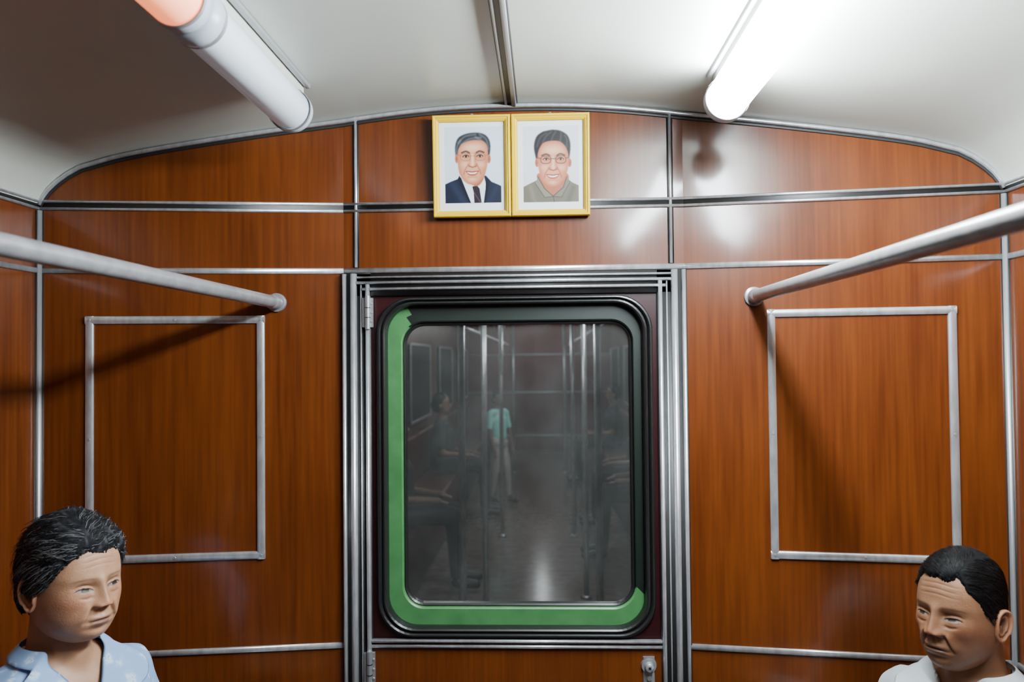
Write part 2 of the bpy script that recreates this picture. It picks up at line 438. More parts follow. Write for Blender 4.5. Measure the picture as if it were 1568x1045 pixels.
def paint_face(p,face,cx,eyeL,eyeR,ey,nose,mouth,ears,cols,glass):
    SK,SH,DK,HL=cols
    for (ex,e_y) in ears: p.put(p.ell(ex,e_y,3.0,6.5,.3),SH); p.put(p.ell(ex,e_y,1.5,4,1),DK,.6)
    F=p.poly(face,.8); p.put(F,SK)
    core=p.blur(F,4.5); edge=F*np.clip((1-core)*2.0,0,1); p.put(edge,SH,.85)
    p.put(F*p.ell(cx+17,ey+14,10,22),SH,.45); p.put(F*p.ell(cx-20,ey+16,6,18),SH,.3)
    p.put(F*p.ell(cx,ey-13,14,6),HL,.75)
    for e in (eyeL,eyeR):
        p.put(F*p.ell(e,ey-.5,7,4.5),SH,.65); p.put(F*p.ell(e,ey+5.5,6,1.8),SH,.3)
        s=1 if e>cx else -1
        p.put(F*p.ell(e+s*1.5,ey+13,6,4.5),HL,.8); p.put(F*p.ell(e+s*1.5,ey+15,7,5),(222,130,104),.28)
    nx,ny=nose
    p.put(F*p.line([(nx-3,ey-4),(nx-4,ny-6)],1.8),SH,.45); p.put(F*p.line([(nx+3.5,ey-4),(nx+4.6,ny-6)],1.8),SH,.6)
    p.put(F*p.line([(nx,ey-2),(nx,ny-6)],1.7),HL,.8); p.put(F*p.ell(nx,ny-3.5,3.2,2.8),HL,.8)
    p.put(F*p.ell(nx-5,ny-2.5,2.3,2.4),SH,.7); p.put(F*p.ell(nx+5,ny-2.5,2.3,2.4),SH,.8)
    p.put(F*p.line(curve([(nx-5.5,ny-.8),(nx-2.5,ny+.2),(nx,ny+1),(nx+2.5,ny+.2),(nx+5.5,ny-.8)]),.9),DK,.8)
    mx,my=mouth
    for s in (-1,1):
        p.put(F*p.line(curve([(nx+s*6.2,ny-3.5),(mx+s*11,my-3.5),(mx+s*12.6,my+2.5)]),1.1),DK,.42)
    p.put(F*p.poly([(mx-9.5,my-1.6),(mx-4,my-1.8),(mx,my-1.2),(mx+4,my-1.8),(mx+9.5,my-1.8),(mx+6,my+3.6),(mx,my+5.2),(mx-6,my+3.6)],.35),(176,84,70))
    p.put(F*p.poly([(mx-8,my-.6),(mx,my+.3),(mx+8,my-.8),(mx+4.6,my+2.1),(mx,my+2.8),(mx-4.6,my+2.1)],.3),(246,242,236))
    p.put(F*p.line(curve([(mx-10,my-1.6),(mx-4,my-.9),(mx,my-.3),(mx+4,my-.9),(mx+10,my-1.8)]),.45),(110,44,38),.8)
    p.put(F*p.line([(mx-6,my+7.2),(mx+6,my+7.2)],1.3),SH,.6); p.put(F*p.ell(mx,my+10.5,6,3),HL,.6)
    for e in (eyeL,eyeR):
        p.put(p.poly([(e-4.2,ey+.5),(e-1.5,ey-1.5),(e+2,ey-1.5),(e+4.2,ey+.3),(e+1,ey+1.6),(e-2,ey+1.5)],.3),(205,190,180),.85)
        p.put(p.ell(e+.2,ey,1.7,1.7,.4),(32,22,18)); p.put(p.ell(e-.3,ey-.5,.5,.5,1),(255,255,255),.6)
        p.put(p.line(curve([(e-4.6,ey+.4),(e-1.5,ey-1.6),(e+2,ey-1.6),(e+4.6,ey+.2)]),.7),(48,28,22),.95)
        p.put(p.line(curve([(e-4,ey+1.2),(e,ey+2.1),(e+4,ey+1.2)]),.5),DK,.5)
        s=1 if e>cx else -1
        p.put(p.line(curve([(e-s*5,ey-5.2),(e,ey-7.4),(e+s*6,ey-5.4)]),1.3),(42,32,30),.8)
        gw,gc,ga=glass
        A=np.linspace(0,2*math.pi,30)
        p.put(p.line([(e+s*.6+7.4*math.copysign(abs(math.cos(a))**.75,math.cos(a)),ey+1+5.6*math.copysign(abs(math.sin(a))**.75,math.sin(a))) for a in A],gw),gc,ga)
        p.put(p.line([(e+s*8,ey-1),(e+s*12,ey-2)],gw),gc,ga)
    p.put(p.line([(cx-3.3,ey-.5),(cx+3.3,ey-.5)],gw),gc,ga)
def hairpaint(p,P,base,hl,hls):
    Hm=p.poly(P,.8); p.put(Hm,base)
    for l in hls: p.put(Hm*p.line(curve(l),1.8),hl,.5)
def portrait_left():
    p=Paint(675,192,100,133); p.put(np.ones(p.X.shape),(246,248,250))
    bg=p.poly([(683,199),(768,199),(768,312.5),(683,312.5)],.2,False)
    p.put(bg,(214,227,240)); p.put(bg*p.ell(726,235,60,50),(232,240,247),.6)
    suit=p.poly([(683,313),(683,284),(692,280),(703,276),(712,271),(745,272),(753,281),(762,285),(768,288),(768,313)],.4,False)*bg
    p.put(suit,(30,37,58)); p.put(suit*p.line([(694,284),(712,312)],5),(48,58,84),.6); p.put(suit*p.line([(760,290),(750,312)],4),(46,56,82),.5)
    p.put(bg*p.poly([(706,271),(712,266),(742,272),(746,290),(742,313),(722,313)],.35,False),(238,241,247))
    p.put(bg*p.poly([(724,288),(731,286),(735,291),(738,313),(727,313),(726,296)],.3,False),(44,34,48)); 
    p.put(bg*p.line([(726,296),(737,313)],.7),(120,90,100),.7)
    p.put(bg*p.poly([(705,271),(702,277),(719,313),(722,313),(710,284)],.3,False),(18,23,40)); p.put(bg*p.poly([(745,274),(750,281),(744,313),(741,313),(744,292)],.3,False),(18,23,40))
    p.put(p.poly([(707,262),(740,262),(742,275),(733,287),(721,284),(709,274)],.6),(172,104,76))
    hairpaint(p,[(700,243),(699,228),(703,216),(712,210),(724,207.5),(737,208),(747,213),(752,224),(751,240),(747,247),(744,232),(722,226),(706,230),(704,244)],(44,46,52),(138,142,148),[[(704,222),(714,213),(730,210)],[(708,225),(720,217),(738,215)],[(736,210),(746,218),(749,232)],[(730,214),(742,222),(746,232)],[(701,240),(702,228),(707,219)]])
    SK=((226,166,130),(192,122,90),(126,66,46),(248,208,180))
    paint_face(p,[(703,243),(704.5,232),(710,224),(724,219),(739,220),(746.5,227),(748,242),(746,260),(741,273),(732,282),(724,284.5),(716,282.5),(709,275),(704,261)],725,715,736,242.5,(725,258),(724.5,266.5),[(701.5,246),(749.5,247)],SK,(.55,(120,86,64),.45))
    return p
def portrait_right():
    p=Paint(793,190,99,133); p.put(np.ones(p.X.shape),(246,248,248))
    bg=p.poly([(801,198),(884,198),(884,311),(801,311)],.2,False)
    p.put(bg,(218,226,234)); p.put(bg*p.ell(845,235,60,50),(236,241,245),.6)
    j=p.poly([(801,311),(801,288),(811,283),(824,277),(838,270),(864,274),(874,282),(884,287),(884,311)],.4,False)*bg
    p.put(j,(112,107,94)); p.put(j*p.line([(812,288),(818,311)],4),(136,130,116),.6); p.put(j*p.line([(876,290),(868,311)],4),(88,84,74),.7)
    p.put(p.poly([(824,268),(865,268),(867,284),(853,298),(845,301),(836,296),(826,284)],.5),(176,108,80))
    p.put(bg*p.poly([(823,273),(819,283),(833,304),(845,302),(833,291)],.35,False),(134,129,114)); p.put(bg*p.line([(823,273),(833,291),(845,302)],.7),(60,60,52),.8)
    p.put(bg*p.poly([(866,274),(870,283),(858,304),(846,302),(861,289)],.35,False),(122,118,104)); p.put(bg*p.line([(866,274),(861,289),(846,302)],.7),(60,60,52),.8)
    p.put(bg*p.line([(819,283),(833,304),(845,303),(858,304),(870,283)],.6),(62,62,54),.7); p.put(bg*p.line([(846,303),(847,311)],.6),(60,60,52),.8)
    hairpaint(p,[(821.5,249),(819,240),(817.5,227),(821,214),(829,207),(838,204.5),(847,203.5),(858,205.5),(868,212.5),(872,225),(871,241),(868,250),(866,238),(857,227),(845,224),(833,227),(826,238),(824.5,250)],(34,30,32),(96,88,88),[[(822,228),(827,215),(836,208)],[(830,224),(835,214),(843,207)],[(843,222),(846,213),(850,207)],[(856,224),(858,214),(858,208)],[(866,230),(867,220),(864,212)]])
    SK=((224,158,124),(188,116,88),(124,62,44),(246,202,174))
    paint_face(p,[(823,247),(824.5,235),(830,225),(838,221),(852,220.5),(861,225),(867,235),(869,248),(867,264),(862,276),(853,285),(845,287.5),(837,285),(829,277),(825,263)],846,835.5,857,247,(846,263),(845.5,271.5),[(821.8,252),(870.5,253)],SK,(.75,(96,66,50),.85))
    return p
def portrait(px0,py0,x0,P,W=.199,H=.256):
    e=empty('framed_portrait',(x0+W/2,-.014,1.912))
    T=Matrix.Translation((x0+W/2,-.012,1.912))@Matrix.Rotation(math.radians(4.0),4,'X')
    def fin(mb,nm,smooth=False):
        mb.v=[tuple(T@Vector(q)) for q in mb.v]; return mb.obj(nm,e,smooth=smooth)
    h=W/2; b=.0165
    mb=MB()
    O=rrect(-h+.0008,h-.0008,0,H,.001,2); I=rrect(-h+b,h-b,b,H-b,.0008,2)
    ring(mb,O,I,[(0,.004),(0,-.014),(.12,-.018),(.35,-.0185),(.5,-.015),(.62,-.0155),(.85,-.012),(1,-.009),(1,-.004)],FRAME_Y)
    fin(mb,'frame')
    xs=-h+(P.X-px0)/118*W; zs=H-(P.Y-py0)/152*H
    idx=np.arange(P.X.size).reshape(P.X.shape)
    v=np.stack([xs,np.full(xs.shape,-.0045),zs],-1).reshape(-1,3)
    f=np.stack([idx[:-1,:-1],idx[1:,:-1],idx[1:,1:],idx[:-1,1:]],-1).reshape(-1,4)
    me=bpy.data.meshes.new('print'); me.from_pydata(v.tolist(),[],f.tolist())
    ca=me.color_attributes.new('Ink','FLOAT_COLOR','POINT')
    c=np.concatenate([lin(np.clip(P.img,0,255))**1.15*.62,np.ones(P.X.shape+(1,))],-1).reshape(-1).astype(np.float32); ca.data.foreach_set('color',c)
    me.materials.append(INK); me.transform(T); me.update(); o=bpy.data.objects.new('print',me); COL.objects.link(o); setparent(o,e)
    mb=MB(); mb.box((-h+.006,-.003,.006),(h-.006,.006,H-.006),BACK); fin(mb,'backing')
    mb=MB(); mb.tube([(x0+W/2,0,2.172),(x0+W/2,-.02,2.172)],[.003,.003],ALU_D,10); mb.tube([(x0+W/2,-.02,2.172),(x0+W/2,-.022,2.172)],[.005,.004],ALU_D,12); mb.obj('nail',e)
    return e
portrait(665,182,-.199,portrait_left()); portrait(783,180,.0,portrait_right())

# ------------------------------------------------------------------ benches
def bench(s):
    mb=MB()
    x0,x1=s*(HW-.003),s*.72
    a,b=min(x0,x1),max(x0,x1)
    mb.box((a,-3.6,.30),(b,-.16,.42),SEAT)
    q=(s*(HW-.003),s*(HW-.06)); mb.box((min(q),-3.6,.42),(max(q),-.16,.80),SEAT)
    for y in (-.3,-1.4,-2.5,-3.5):
        p=(s*1.10,s*.80); mb.box((min(p),y-.02,0),(max(p),y+.02,.30),ALU_D)
    o=mb.obj('bench_seat',smooth=False); bevel(o,.02,4); return o
bench(-1); bench(1)

# ------------------------------------------------------------------ people
def bake(o):
    bpy.context.view_layer.update()
    dg=bpy.context.evaluated_depsgraph_get()
    me=bpy.data.meshes.new_from_object(o.evaluated_get(dg)); o.modifiers.clear(); old=o.data; o.data=me
    return o
def remesh_obj(mb,name,m,vox=.01,smooth=6,parent=None,T=None,deform=None,cut=None):
    mb.mats=[m]; mb.m=[0]*len(mb.f)
    o=mb.obj(name)
    r=o.modifiers.new('r','REMESH'); r.mode='VOXEL'; r.voxel_size=vox; r.use_smooth_shade=True
    s=o.modifiers.new('s','SMOOTH'); s.iterations=smooth; s.factor=.6
    bake(o)
    me=o.data
    if not me.materials: me.materials.append(m)
    else: me.materials[0]=m
    if deform:
        nn=[v.normal.copy() for v in me.vertices]
        for v,nv in zip(me.vertices,nn): v.co=v.co+nv*deform(v.co)
    if cut:
        import bmesh
        bm=bmesh.new(); bm.from_mesh(me)
        bmesh.ops.delete(bm,geom=[f for f in bm.faces if cut(f.calc_center_median())],context='FACES')
        bm.to_mesh(me); bm.free()
    me.polygons.foreach_set('use_smooth',[True]*len(me.polygons))
    if T is not None: me.transform(T)
    me.update()
    if parent: setparent(o,parent)
    return o

def skin_mat(name,rough=.5):
    m=mat(name,(.5,.3,.2),rough,sss=.10,spec=.4)
    a=N(m,'ShaderNodeVertexColor'); a.layer_name='Col'
    tc=N(m,'ShaderNodeTexCoord'); nz=N(m,'ShaderNodeTexNoise'); nz.inputs['Scale'].default_value=45; nz.inputs['Detail'].default_value=6
    L(m,tc.outputs['Object'],nz.inputs['Vector'])
    mx=N(m,'ShaderNodeMix',data_type='RGBA',blend_type='MULTIPLY'); mx.inputs[0].default_value=.45
    cr=N(m,'ShaderNodeValToRGB'); cr.color_ramp.elements[0].color=(.68,.57,.51,1); cr.color_ramp.elements[1].color=(1,1,1,1)
    cr.color_ramp.elements[0].position=.3; cr.color_ramp.elements[1].position=.62
    L(m,nz.outputs['Fac'],cr.inputs[0]); L(m,a.outputs['Color'],mx.inputs[6]); L(m,cr.outputs[0],mx.inputs[7])
    L(m,mx.outputs[2],bsdf(m).inputs['Base Color'])
    n2=N(m,'ShaderNodeTexNoise'); n2.inputs['Scale'].default_value=350; n2.inputs['Detail'].default_value=3; L(m,tc.outputs['Object'],n2.inputs['Vector'])
    bp=N(m,'ShaderNodeBump'); bp.inputs['Strength'].default_value=.5; bp.inputs['Distance'].default_value=.0008
    L(m,n2.outputs['Fac'],bp.inputs['Height']); L(m,bp.outputs['Normal'],bsdf(m).inputs['Normal'])
    return m
SKINV=skin_mat('skin_face')
def body_skin(name,c):
    m=mat(name,c,.5,sss=.10); noise_col(m,40,tuple(k*.85 for k in c),tuple(min(1,k*1.05) for k in c)); return m

def smst(t): t=np.clip(t,0,1); return t*t*(3-2*t)
def base_grid(R,C,q):
    phi=np.linspace(0.001,math.pi-.001,R); s=np.linspace(-1,1,C,endpoint=False)
    a=math.pi*(.55*s+.45*s**3)
    PH,A=np.meshgrid(phi,a,indexing='ij')
    Z=.118*np.cos(PH); 
    t=np.abs(np.cos(PH))
    up=Z>=0
    w=np.where(up,q['w']*(1-t**2.7)**.5,q['w']*(1-t**q.get('jaw',2.5))**q.get('jawe',.55))
    f=np.where(up,.086*(1-t**2.8)**.5,.086*(1-t**6)**.5)
    b=np.where(up,.099*(1-t**2.5)**.5,.099*(1-t**2))
    Sn=np.sin(A); Cn=np.cos(A)
    X=w*Sn
    mag=np.clip(1-np.abs(Sn)**2.4,0,1)**(1/2.4)
    magb=np.abs(Cn)
    Y=np.where(Cn>=0,-f*mag,b*magb)
    return X,Y,Z,A,w
def G(X,Z,x,z,sx,sz,sz2=None):
    dz=Z-z
    s=np.where(dz<0,sz2 if sz2 else sz,sz)
    return np.exp(-((X-x)/sx)**2*.5-(dz/s)**2*.5)
def gridmesh(X,Y,Z):
    R,C=X.shape; v=np.stack([X,Y,Z],-1).reshape(-1,3)
    idx=np.arange(R*C).reshape(R,C); nx=np.roll(idx,-1,1)
    f=np.stack([idx[:-1],idx[1:],nx[1:],nx[:-1]],-1).reshape(-1,4)
    return v,f
def head(parent,T,q):
    X,Y,Z,A,w=base_grid(270,340,q)
    fr=np.clip(np.cos(A),0,1)**.4
    D=np.zeros_like(X); sk=np.array(q['skin']); col=np.ones(X.shape+(3,))*sk
    def two(x,z,sx,sz,h,sz2=None):
        nonlocal D
        D+=h*(G(X,Z,x,z,sx,sz,sz2)+G(X,Z,-x,z,sx,sz,sz2))
    def one(x,z,sx,sz,h,sz2=None):
        nonlocal D
        D+=h*G(X,Z,x,z,sx,sz,sz2)
    wr=q.get('wr',1.)
    two(.032,.002,.014,.009,-.0105); two(.015,.004,.006,.008,-.0040)
    two(.031,-.001,.0125,.008,.0070)
    two(.030,.019,.018,.007,.0026); one(0,.018,.012,.009,.0015)
    one(0,.004,.0065,.012,.0065); one(0,-.012,.0075,.011,.0115); one(0,-.028,.0100,.009,.0172,.0042)
    two(.0125,-.0315,.0050,.0060,.0090,.0036)
    one(0,-.046,.003,.006,-.0015); two(.0055,-.046,.003,.006,.0008)
    one(0,-.060,.028,.018,.0045)
    mw=q.get('mw',.019)
    one(0,-.0550,mw*.80,.0036,.0046); one(0,-.0660,mw*.72,.0045,.0058)
    mouth_z=-.0605-q.get('frown',.002)*(X/.024)**2
    D-=.0042*np.exp(-((Z-mouth_z)/.0013)**2*.5)*np.exp(-(X/mw)**4)
    two(mw*1.25,-.0625,.0035,.0035,-.0022)
    one(0,-.077,.018,.005,-.0038); one(0,-.094,.017,.011,.006)
    two(.046,-.020,.017,.014,q.get('cheek',.0045)); two(.050,-.052,.014,.016,q.get('hollow',-.002))
    for k in np.linspace(0,1,14):
        x=.0190+.0125*k**1.2; z=-.033-.030*k
        two(x,z,.0026,.0032,-.0012*wr*(1-.35*k))
        two(x+.007,z+.003,.006,.006,.0007*wr)
    for k in np.linspace(-1,1,11):
        two(.029+.010*k,-.0130-.0022*(1-k*k),.0028,.0018,-.0004*wr); 
    for zf in (.043,.053,.063): 
        D-=.00055*wr*np.exp(-((Z-zf-.002*np.cos(X*70))/.0012)**2*.5)*np.exp(-(X/.036)**4)
    uh,lh=q.get('lid',(.0036,.0028))
    for sg in (-1,1):
        e=(X-sg*.031)/.0150; inn=np.clip(1-e**2,0,None)
        tilt=.0010*e*sg-.0004
        sag=q.get('sag',.0)*np.clip(e*sg,0,1)**2
        up=uh*inn**.7+tilt-sag; lo=-lh*inn+tilt-sag
        ins=(np.abs(e)<1)&(Z<up)&(Z>lo)
        D-=np.where(ins,.0011,0)
        D+=.0014*np.exp(-((Z-up-.0022)/.0017)**2*.5)*np.exp(-e**4)
        D-=.0017*np.exp(-((Z-up-.0062)/.0015)**2*.5)*np.exp(-(e*.9)**4)
        D+=.0004*np.exp(-((Z-lo+.0016)/.0014)**2*.5)*np.exp(-e**4)
        gx=sg*.031+q.get('gaze',0)
        rr=np.hypot(X-gx,Z-.0003)
        col[ins]=(.20,.165,.15)
        col[ins&(rr<.0068)]=(.014,.008,.006)
        lash=(np.abs(e)<1.06)&(Z>=up-.0007)&(Z<up+.0012)
        col[lash]=sk*.07
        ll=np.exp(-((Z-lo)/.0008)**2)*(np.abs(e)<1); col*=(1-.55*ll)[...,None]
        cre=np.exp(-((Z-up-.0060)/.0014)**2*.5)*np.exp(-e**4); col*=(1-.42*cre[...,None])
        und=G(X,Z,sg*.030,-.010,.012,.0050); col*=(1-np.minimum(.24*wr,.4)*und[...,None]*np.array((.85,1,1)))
        inr=G(X,Z,sg*.016,.006,.005,.007); col*=(1-.25*inr[...,None])  # socket shading darkened into the skin colour
        u=(np.abs(X)-.032)/.021; zb=.0180+.0030*(1-u**2)-.0010*u
        bt=q.get('browt',.0022)*(1-.45*np.clip(u,0,1))
        br=np.exp(-((Z-zb)/bt)**2)*np.exp(-u**6)*(np.sign(X)==sg)*fr
        nzv=.8+.2*np.sin(X*3000+Z*1800)
        bb=(q.get('brow',.7)*br*nzv)[...,None]
        col=col*(1-bb)+np.array((.022,.018,.016))*bb
    front=(np.cos(A)>.2)
    for k in np.linspace(0,1,14):
        x=.0190+.0125*k**1.2; z=-.033-.030*k
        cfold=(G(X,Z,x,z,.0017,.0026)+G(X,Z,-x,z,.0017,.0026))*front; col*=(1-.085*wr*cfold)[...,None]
    lipu=np.exp(-((Z-(mouth_z+.0036))/.0030)**4)*np.exp(-(X/(mw*1.1))**6)*front
    lipl=np.exp(-((Z-(mouth_z-.0046))/.0038)**4)*np.exp(-(X/(mw*.95))**6)*front
    lip=np.clip(lipu+lipl,0,1)[...,None]*q.get('lipa',.75)
    col=col*(1-lip)+np.array(q['lip'])*lip
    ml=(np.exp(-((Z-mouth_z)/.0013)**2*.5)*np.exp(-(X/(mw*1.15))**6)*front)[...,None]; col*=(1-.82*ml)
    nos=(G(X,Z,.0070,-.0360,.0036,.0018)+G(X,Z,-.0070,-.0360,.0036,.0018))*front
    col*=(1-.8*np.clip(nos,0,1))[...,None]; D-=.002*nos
    red=(G(X,Z,.045,-.022,.016,.014)+G(X,Z,-.045,-.022,.016,.014)+G(X,Z,0,-.028,.012,.010))*front
    col*=1+np.clip(red,0,1)[...,None]*np.array((.06,-.08,-.12))
    if q.get('stub'): 
        sb=G(X,Z,0,-.075,.045,.022)*front; col*=(1-.2*sb)[...,None]
    Y2=Y-D*fr
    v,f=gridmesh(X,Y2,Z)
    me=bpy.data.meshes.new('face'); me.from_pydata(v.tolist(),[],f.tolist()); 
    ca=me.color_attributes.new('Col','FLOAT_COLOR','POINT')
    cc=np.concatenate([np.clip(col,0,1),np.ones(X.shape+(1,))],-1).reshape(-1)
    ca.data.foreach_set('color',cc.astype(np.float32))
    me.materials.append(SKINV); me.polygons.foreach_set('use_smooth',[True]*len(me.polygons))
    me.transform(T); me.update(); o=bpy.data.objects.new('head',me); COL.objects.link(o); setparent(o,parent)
    for sg in (-1,1):
        vs=[];fs=[];nc=36
        prof=[(0,.001),(.15,.0012),(.3,.0015),(.42,.003),(.52,.0075),(.60,.0085),(.68,.0065),(.76,.0065),(.84,.0105),(.92,.0125),(1.0,.0110),(1.03,.0070),(.98,.003),(.80,-.002)]
        nr=len(prof)
        for r,h in prof:
            for j in range(nc):
                th=2*math.pi*j/nc; c,sn=math.cos(th),math.sin(th)
                ru=.0165*(1+.22*sn) ; rv=.031
                h2=h*.75 if sn<-.5 else h
                if r<.7 and sn<-.3: h2=max(h2,.005*(-sn))
                u=ru*r*c; vv=rv*r*sn
                xx=h2*1.05+.30*(u+.015)
                vs.append((sg*(q['w']-.0050+xx), .012+u+vv*.15, -.014+vv))
        for i in range(nr-1):
            for j in range(nc):
                k=(j+1)%nc; fs.append((i*nc+j,i*nc+k,(i+1)*nc+k,(i+1)*nc+j))
        me=bpy.data.meshes.new('ear'); me.from_pydata(vs,[],fs)
        ca=me.color_attributes.new('Col','FLOAT_COLOR','POINT')
        for i,d in enumerate(ca.data):
            r=prof[i//nc][0]; k=.5 if r<.45 else (.7 if .62<r<.8 else 1.)
            d.color=(sk[0]*k*1.03,sk[1]*k*.92,sk[2]*k*.9,1)
        me.materials.append(SKINV); me.polygons.foreach_set('use_smooth',[True]*len(me.polygons))
        me.transform(T); o=bpy.data.objects.new('ear',me); COL.objects.link(o); setparent(o,parent)
    X,Y,Z,A,w=base_grid(170,260,q)
    ang=np.degrees(np.abs(A)); 
    zh=np.interp(ang,[p[0] for p in q['hairline']],[p[1] for p in q['hairline']])
    th=np.interp(ang,[p[0] for p in q['thick']],[p[1] for p in q['thick']])
    jag=np.zeros_like(X); nzv=np.zeros_like(X); grey=np.zeros_like(X)
    Rr,Cc=X.shape
    for i in range(Rr):
        for j in range(Cc):
            p=Vector((X[i,j],Y[i,j],Z[i,j]))
            jag[i,j]=noise.noise(p*90)*.5+noise.noise(p*260)*.5
            fl=Vector((p.x*q['nf'][0],p.y*q['nf'][1],p.z*q['nf'][2]))
            nzv[i,j]=noise.noise(fl+Vector((3,1,7)))*.6+noise.noise(fl*2.3)*.4
            grey[i,j]=noise.noise(Vector((p.x*120,p.y*35,p.z*60)))
    mk=smst((Z+jag*.009-zh)/q.get('soft',.014))
    topb=q.get('topb',.006)*smst((Z-.03)/.06)
    off=(th+topb)*mk**.7-.004+nzv*q['na']*mk
    rad=np.sqrt(X**2+Y**2+(Z-.01)**2)+1e-6
    HX=X+X/rad*off; HY=Y+Y/rad*off; HZ=Z+(Z-.01)/rad*off
    v,f=gridmesh(HX,HY,HZ)
    keep=(mk.reshape(-1)[f].max(1)>.02); f=f[keep]
    me=bpy.data.meshes.new('hair'); me.from_pydata(v.tolist(),[],f.tolist())
    ca=me.color_attributes.new('Col','FLOAT_COLOR','POINT')
    g=smst((grey-.0)/.4)*q['grey']*.4
    hc=np.array(q['hair'])*(1-g[...,None])+np.array((.09,.09,.10))*g[...,None]
    cc=np.concatenate([hc,np.ones(X.shape+(1,))],-1).reshape(-1); ca.data.foreach_set('color',cc.astype(np.float32))
    me.materials.append(HAIRV); me.polygons.foreach_set('use_smooth',[True]*len(me.polygons))
    me.transform(T); me.update(); o=bpy.data.objects.new('hair',me); COL.objects.link(o); setparent(o,parent)
    hb=q.get('hr',.00045)
    for gi,(mt,cnt) in enumerate(((q['strand'],q['ns']),(q['strand2'],q['ns2']))):
        cu=bpy.data.curves.new('hair_strands','CURVE'); cu.dimensions='3D'; cu.bevel_depth=hb; cu.bevel_resolution=0
        c=0; tries=0
        while c<cnt and tries<cnt*14:
            tries+=1
            zq=random.uniform(-.09,.1175); i=int(math.acos(max(-1,min(1,zq/.118)))/math.pi*(Rr-1)); j=random.randrange(Cc)
            if mk[i,j]<.22: continue
            front_a=abs(math.degrees(A[i,j]))
            if gi==1 and random.random()>(.95 if (30<front_a<110 and zq<.085) else .25): continue
            p=Vector((HX[i,j],HY[i,j],HZ[i,j])); c+=1
            part=q.get('part',.03)
            d=Vector(((1. if p.x>part else -1.)*max(0,1-abs(p.x)/.10),.9,-.30 if p.z>.06 else -.8))
            lift=random.random()**3*q.get('lift',.006)*(1 if p.z>0 else .3)
            wv=Vector((random.uniform(-1,1),random.uniform(-1,1),random.uniform(-1,1)))*q.get('curl',.3)
            ph=random.uniform(0,6.28); pts=[]; n=q.get('sl',7) if p.z>-.02 else 4
            def nrm_(p): return math.sqrt((p.x/.09)**2+(p.y/.11)**2+(p.z/.125)**2)
            m0=nrm_(p)
            for k in range(n):
                s_=k/(n-1); pts.append(p.copy()+p.normalized()*(.0012*math.sin(s_*3.1)-.0006+lift*s_))
                nrm=Vector((p.x/.0081,p.y/.0121,p.z/.0156)).normalized()
                dd=d+wv*math.sin(k*.9+ph); dd=(dd-nrm*dd.dot(nrm))
                dd=dd.normalized() if dd.length>1e-6 else Vector((0,1,0))
                p=p+dd*q.get('step',.006); p*=m0/nrm_(p)
            sp=cu.splines.new('POLY'); sp.points.add(len(pts)-1)
            for k,pp in enumerate(pts):
                pp=T@pp; sp.points[k].co=(*pp,1); sp.points[k].radius=1-.75*k/len(pts)
        cu.materials.append(mt); o=bpy.data.objects.new('hair_strands',cu); COL.objects.link(o); setparent(o,parent)

HAIRV=mat('hair',(.02,.02,.02),.8,spec=.08)
a_=N(HAIRV,'ShaderNodeVertexColor'); a_.layer_name='Col'; L(HAIRV,a_.outputs['Color'],bsdf(HAIRV).inputs['Base Color'])
HB=mat('hair_black',(.005,.0047,.0047),.45,spec=.22); HG=mat('hair_grey',(.16,.16,.17),.5,spec=.2); HDG=mat('hair_charcoal',(.012,.012,.013),.45,spec=.22)

def torso_tab(tab):
    Zt=[t[0] for t in tab][::-1]
    cols=[[t[k] for t in tab][::-1] for k in (1,2,3)]
    def S(a,z,off=0.):
        w,f,b=[float(np.interp(z,Zt,c)) for c in cols]
        w+=off;f+=off;b+=off
        sx,cx=math.sin(a),math.cos(a)
        ex=.85
        return Vector((w*math.copysign(abs(sx)**ex,sx),(-f if cx>=0 else b)*abs(cx)**ex,z))
    return S
def add_loft(mb,S,z0,z1,off=0,n=32,rows=40,bend=None):
    v=[];f=[]
    for i in range(rows):
        z=z0+(z1-z0)*i/(rows-1)
        for j in range(n): v.append(S(2*math.pi*j/n,z,off))
    for i in range(rows-1):
        for j in range(n): f.append((i*n+j,i*n+(j+1)%n,(i+1)*n+(j+1)%n,(i+1)*n+j))
    f.append(tuple(range(n-1,-1,-1))); f.append(tuple((rows-1)*n+j for j in range(n)))
    mb.add(v,f,None)
def add_hand(mb,wr,dirv,side,sg):
    d=Vector(dirv).normalized(); s=Vector(side).normalized(); dn=Vector((0,0,-1))
    w=Vector(wr); k=w+d*.085
    for q in (-.024,-.008,.008,.024): mb.capsule(w+s*q*.6,.014,k+s*q*1.15,.0115,None,10)
    for q,l in ((-.030,.060),(-.010,.074),(.010,.080),(.030,.070)):
        b=k+s*q; a1=b+d*l*.45+dn*.004; a2=a1+d*l*.30+dn*.012; a3=a2+d*l*.16+dn*.014
        mb.capsule(b,.0098,a1,.0088,None,10); mb.capsule(a1,.0088,a2,.0080,None,10); mb.capsule(a2,.0080,a3,.0072,None,10)
    t0=w+d*.025-s*sg*.022+dn*.004; t1=t0+d*.030-s*sg*.026+dn*.005; t2=t1+d*.028-s*sg*.006+dn*.006
    mb.capsule(t0,.0125,t1,.0105,None,10); mb.capsule(t1,.0105,t2,.0085,None,10)

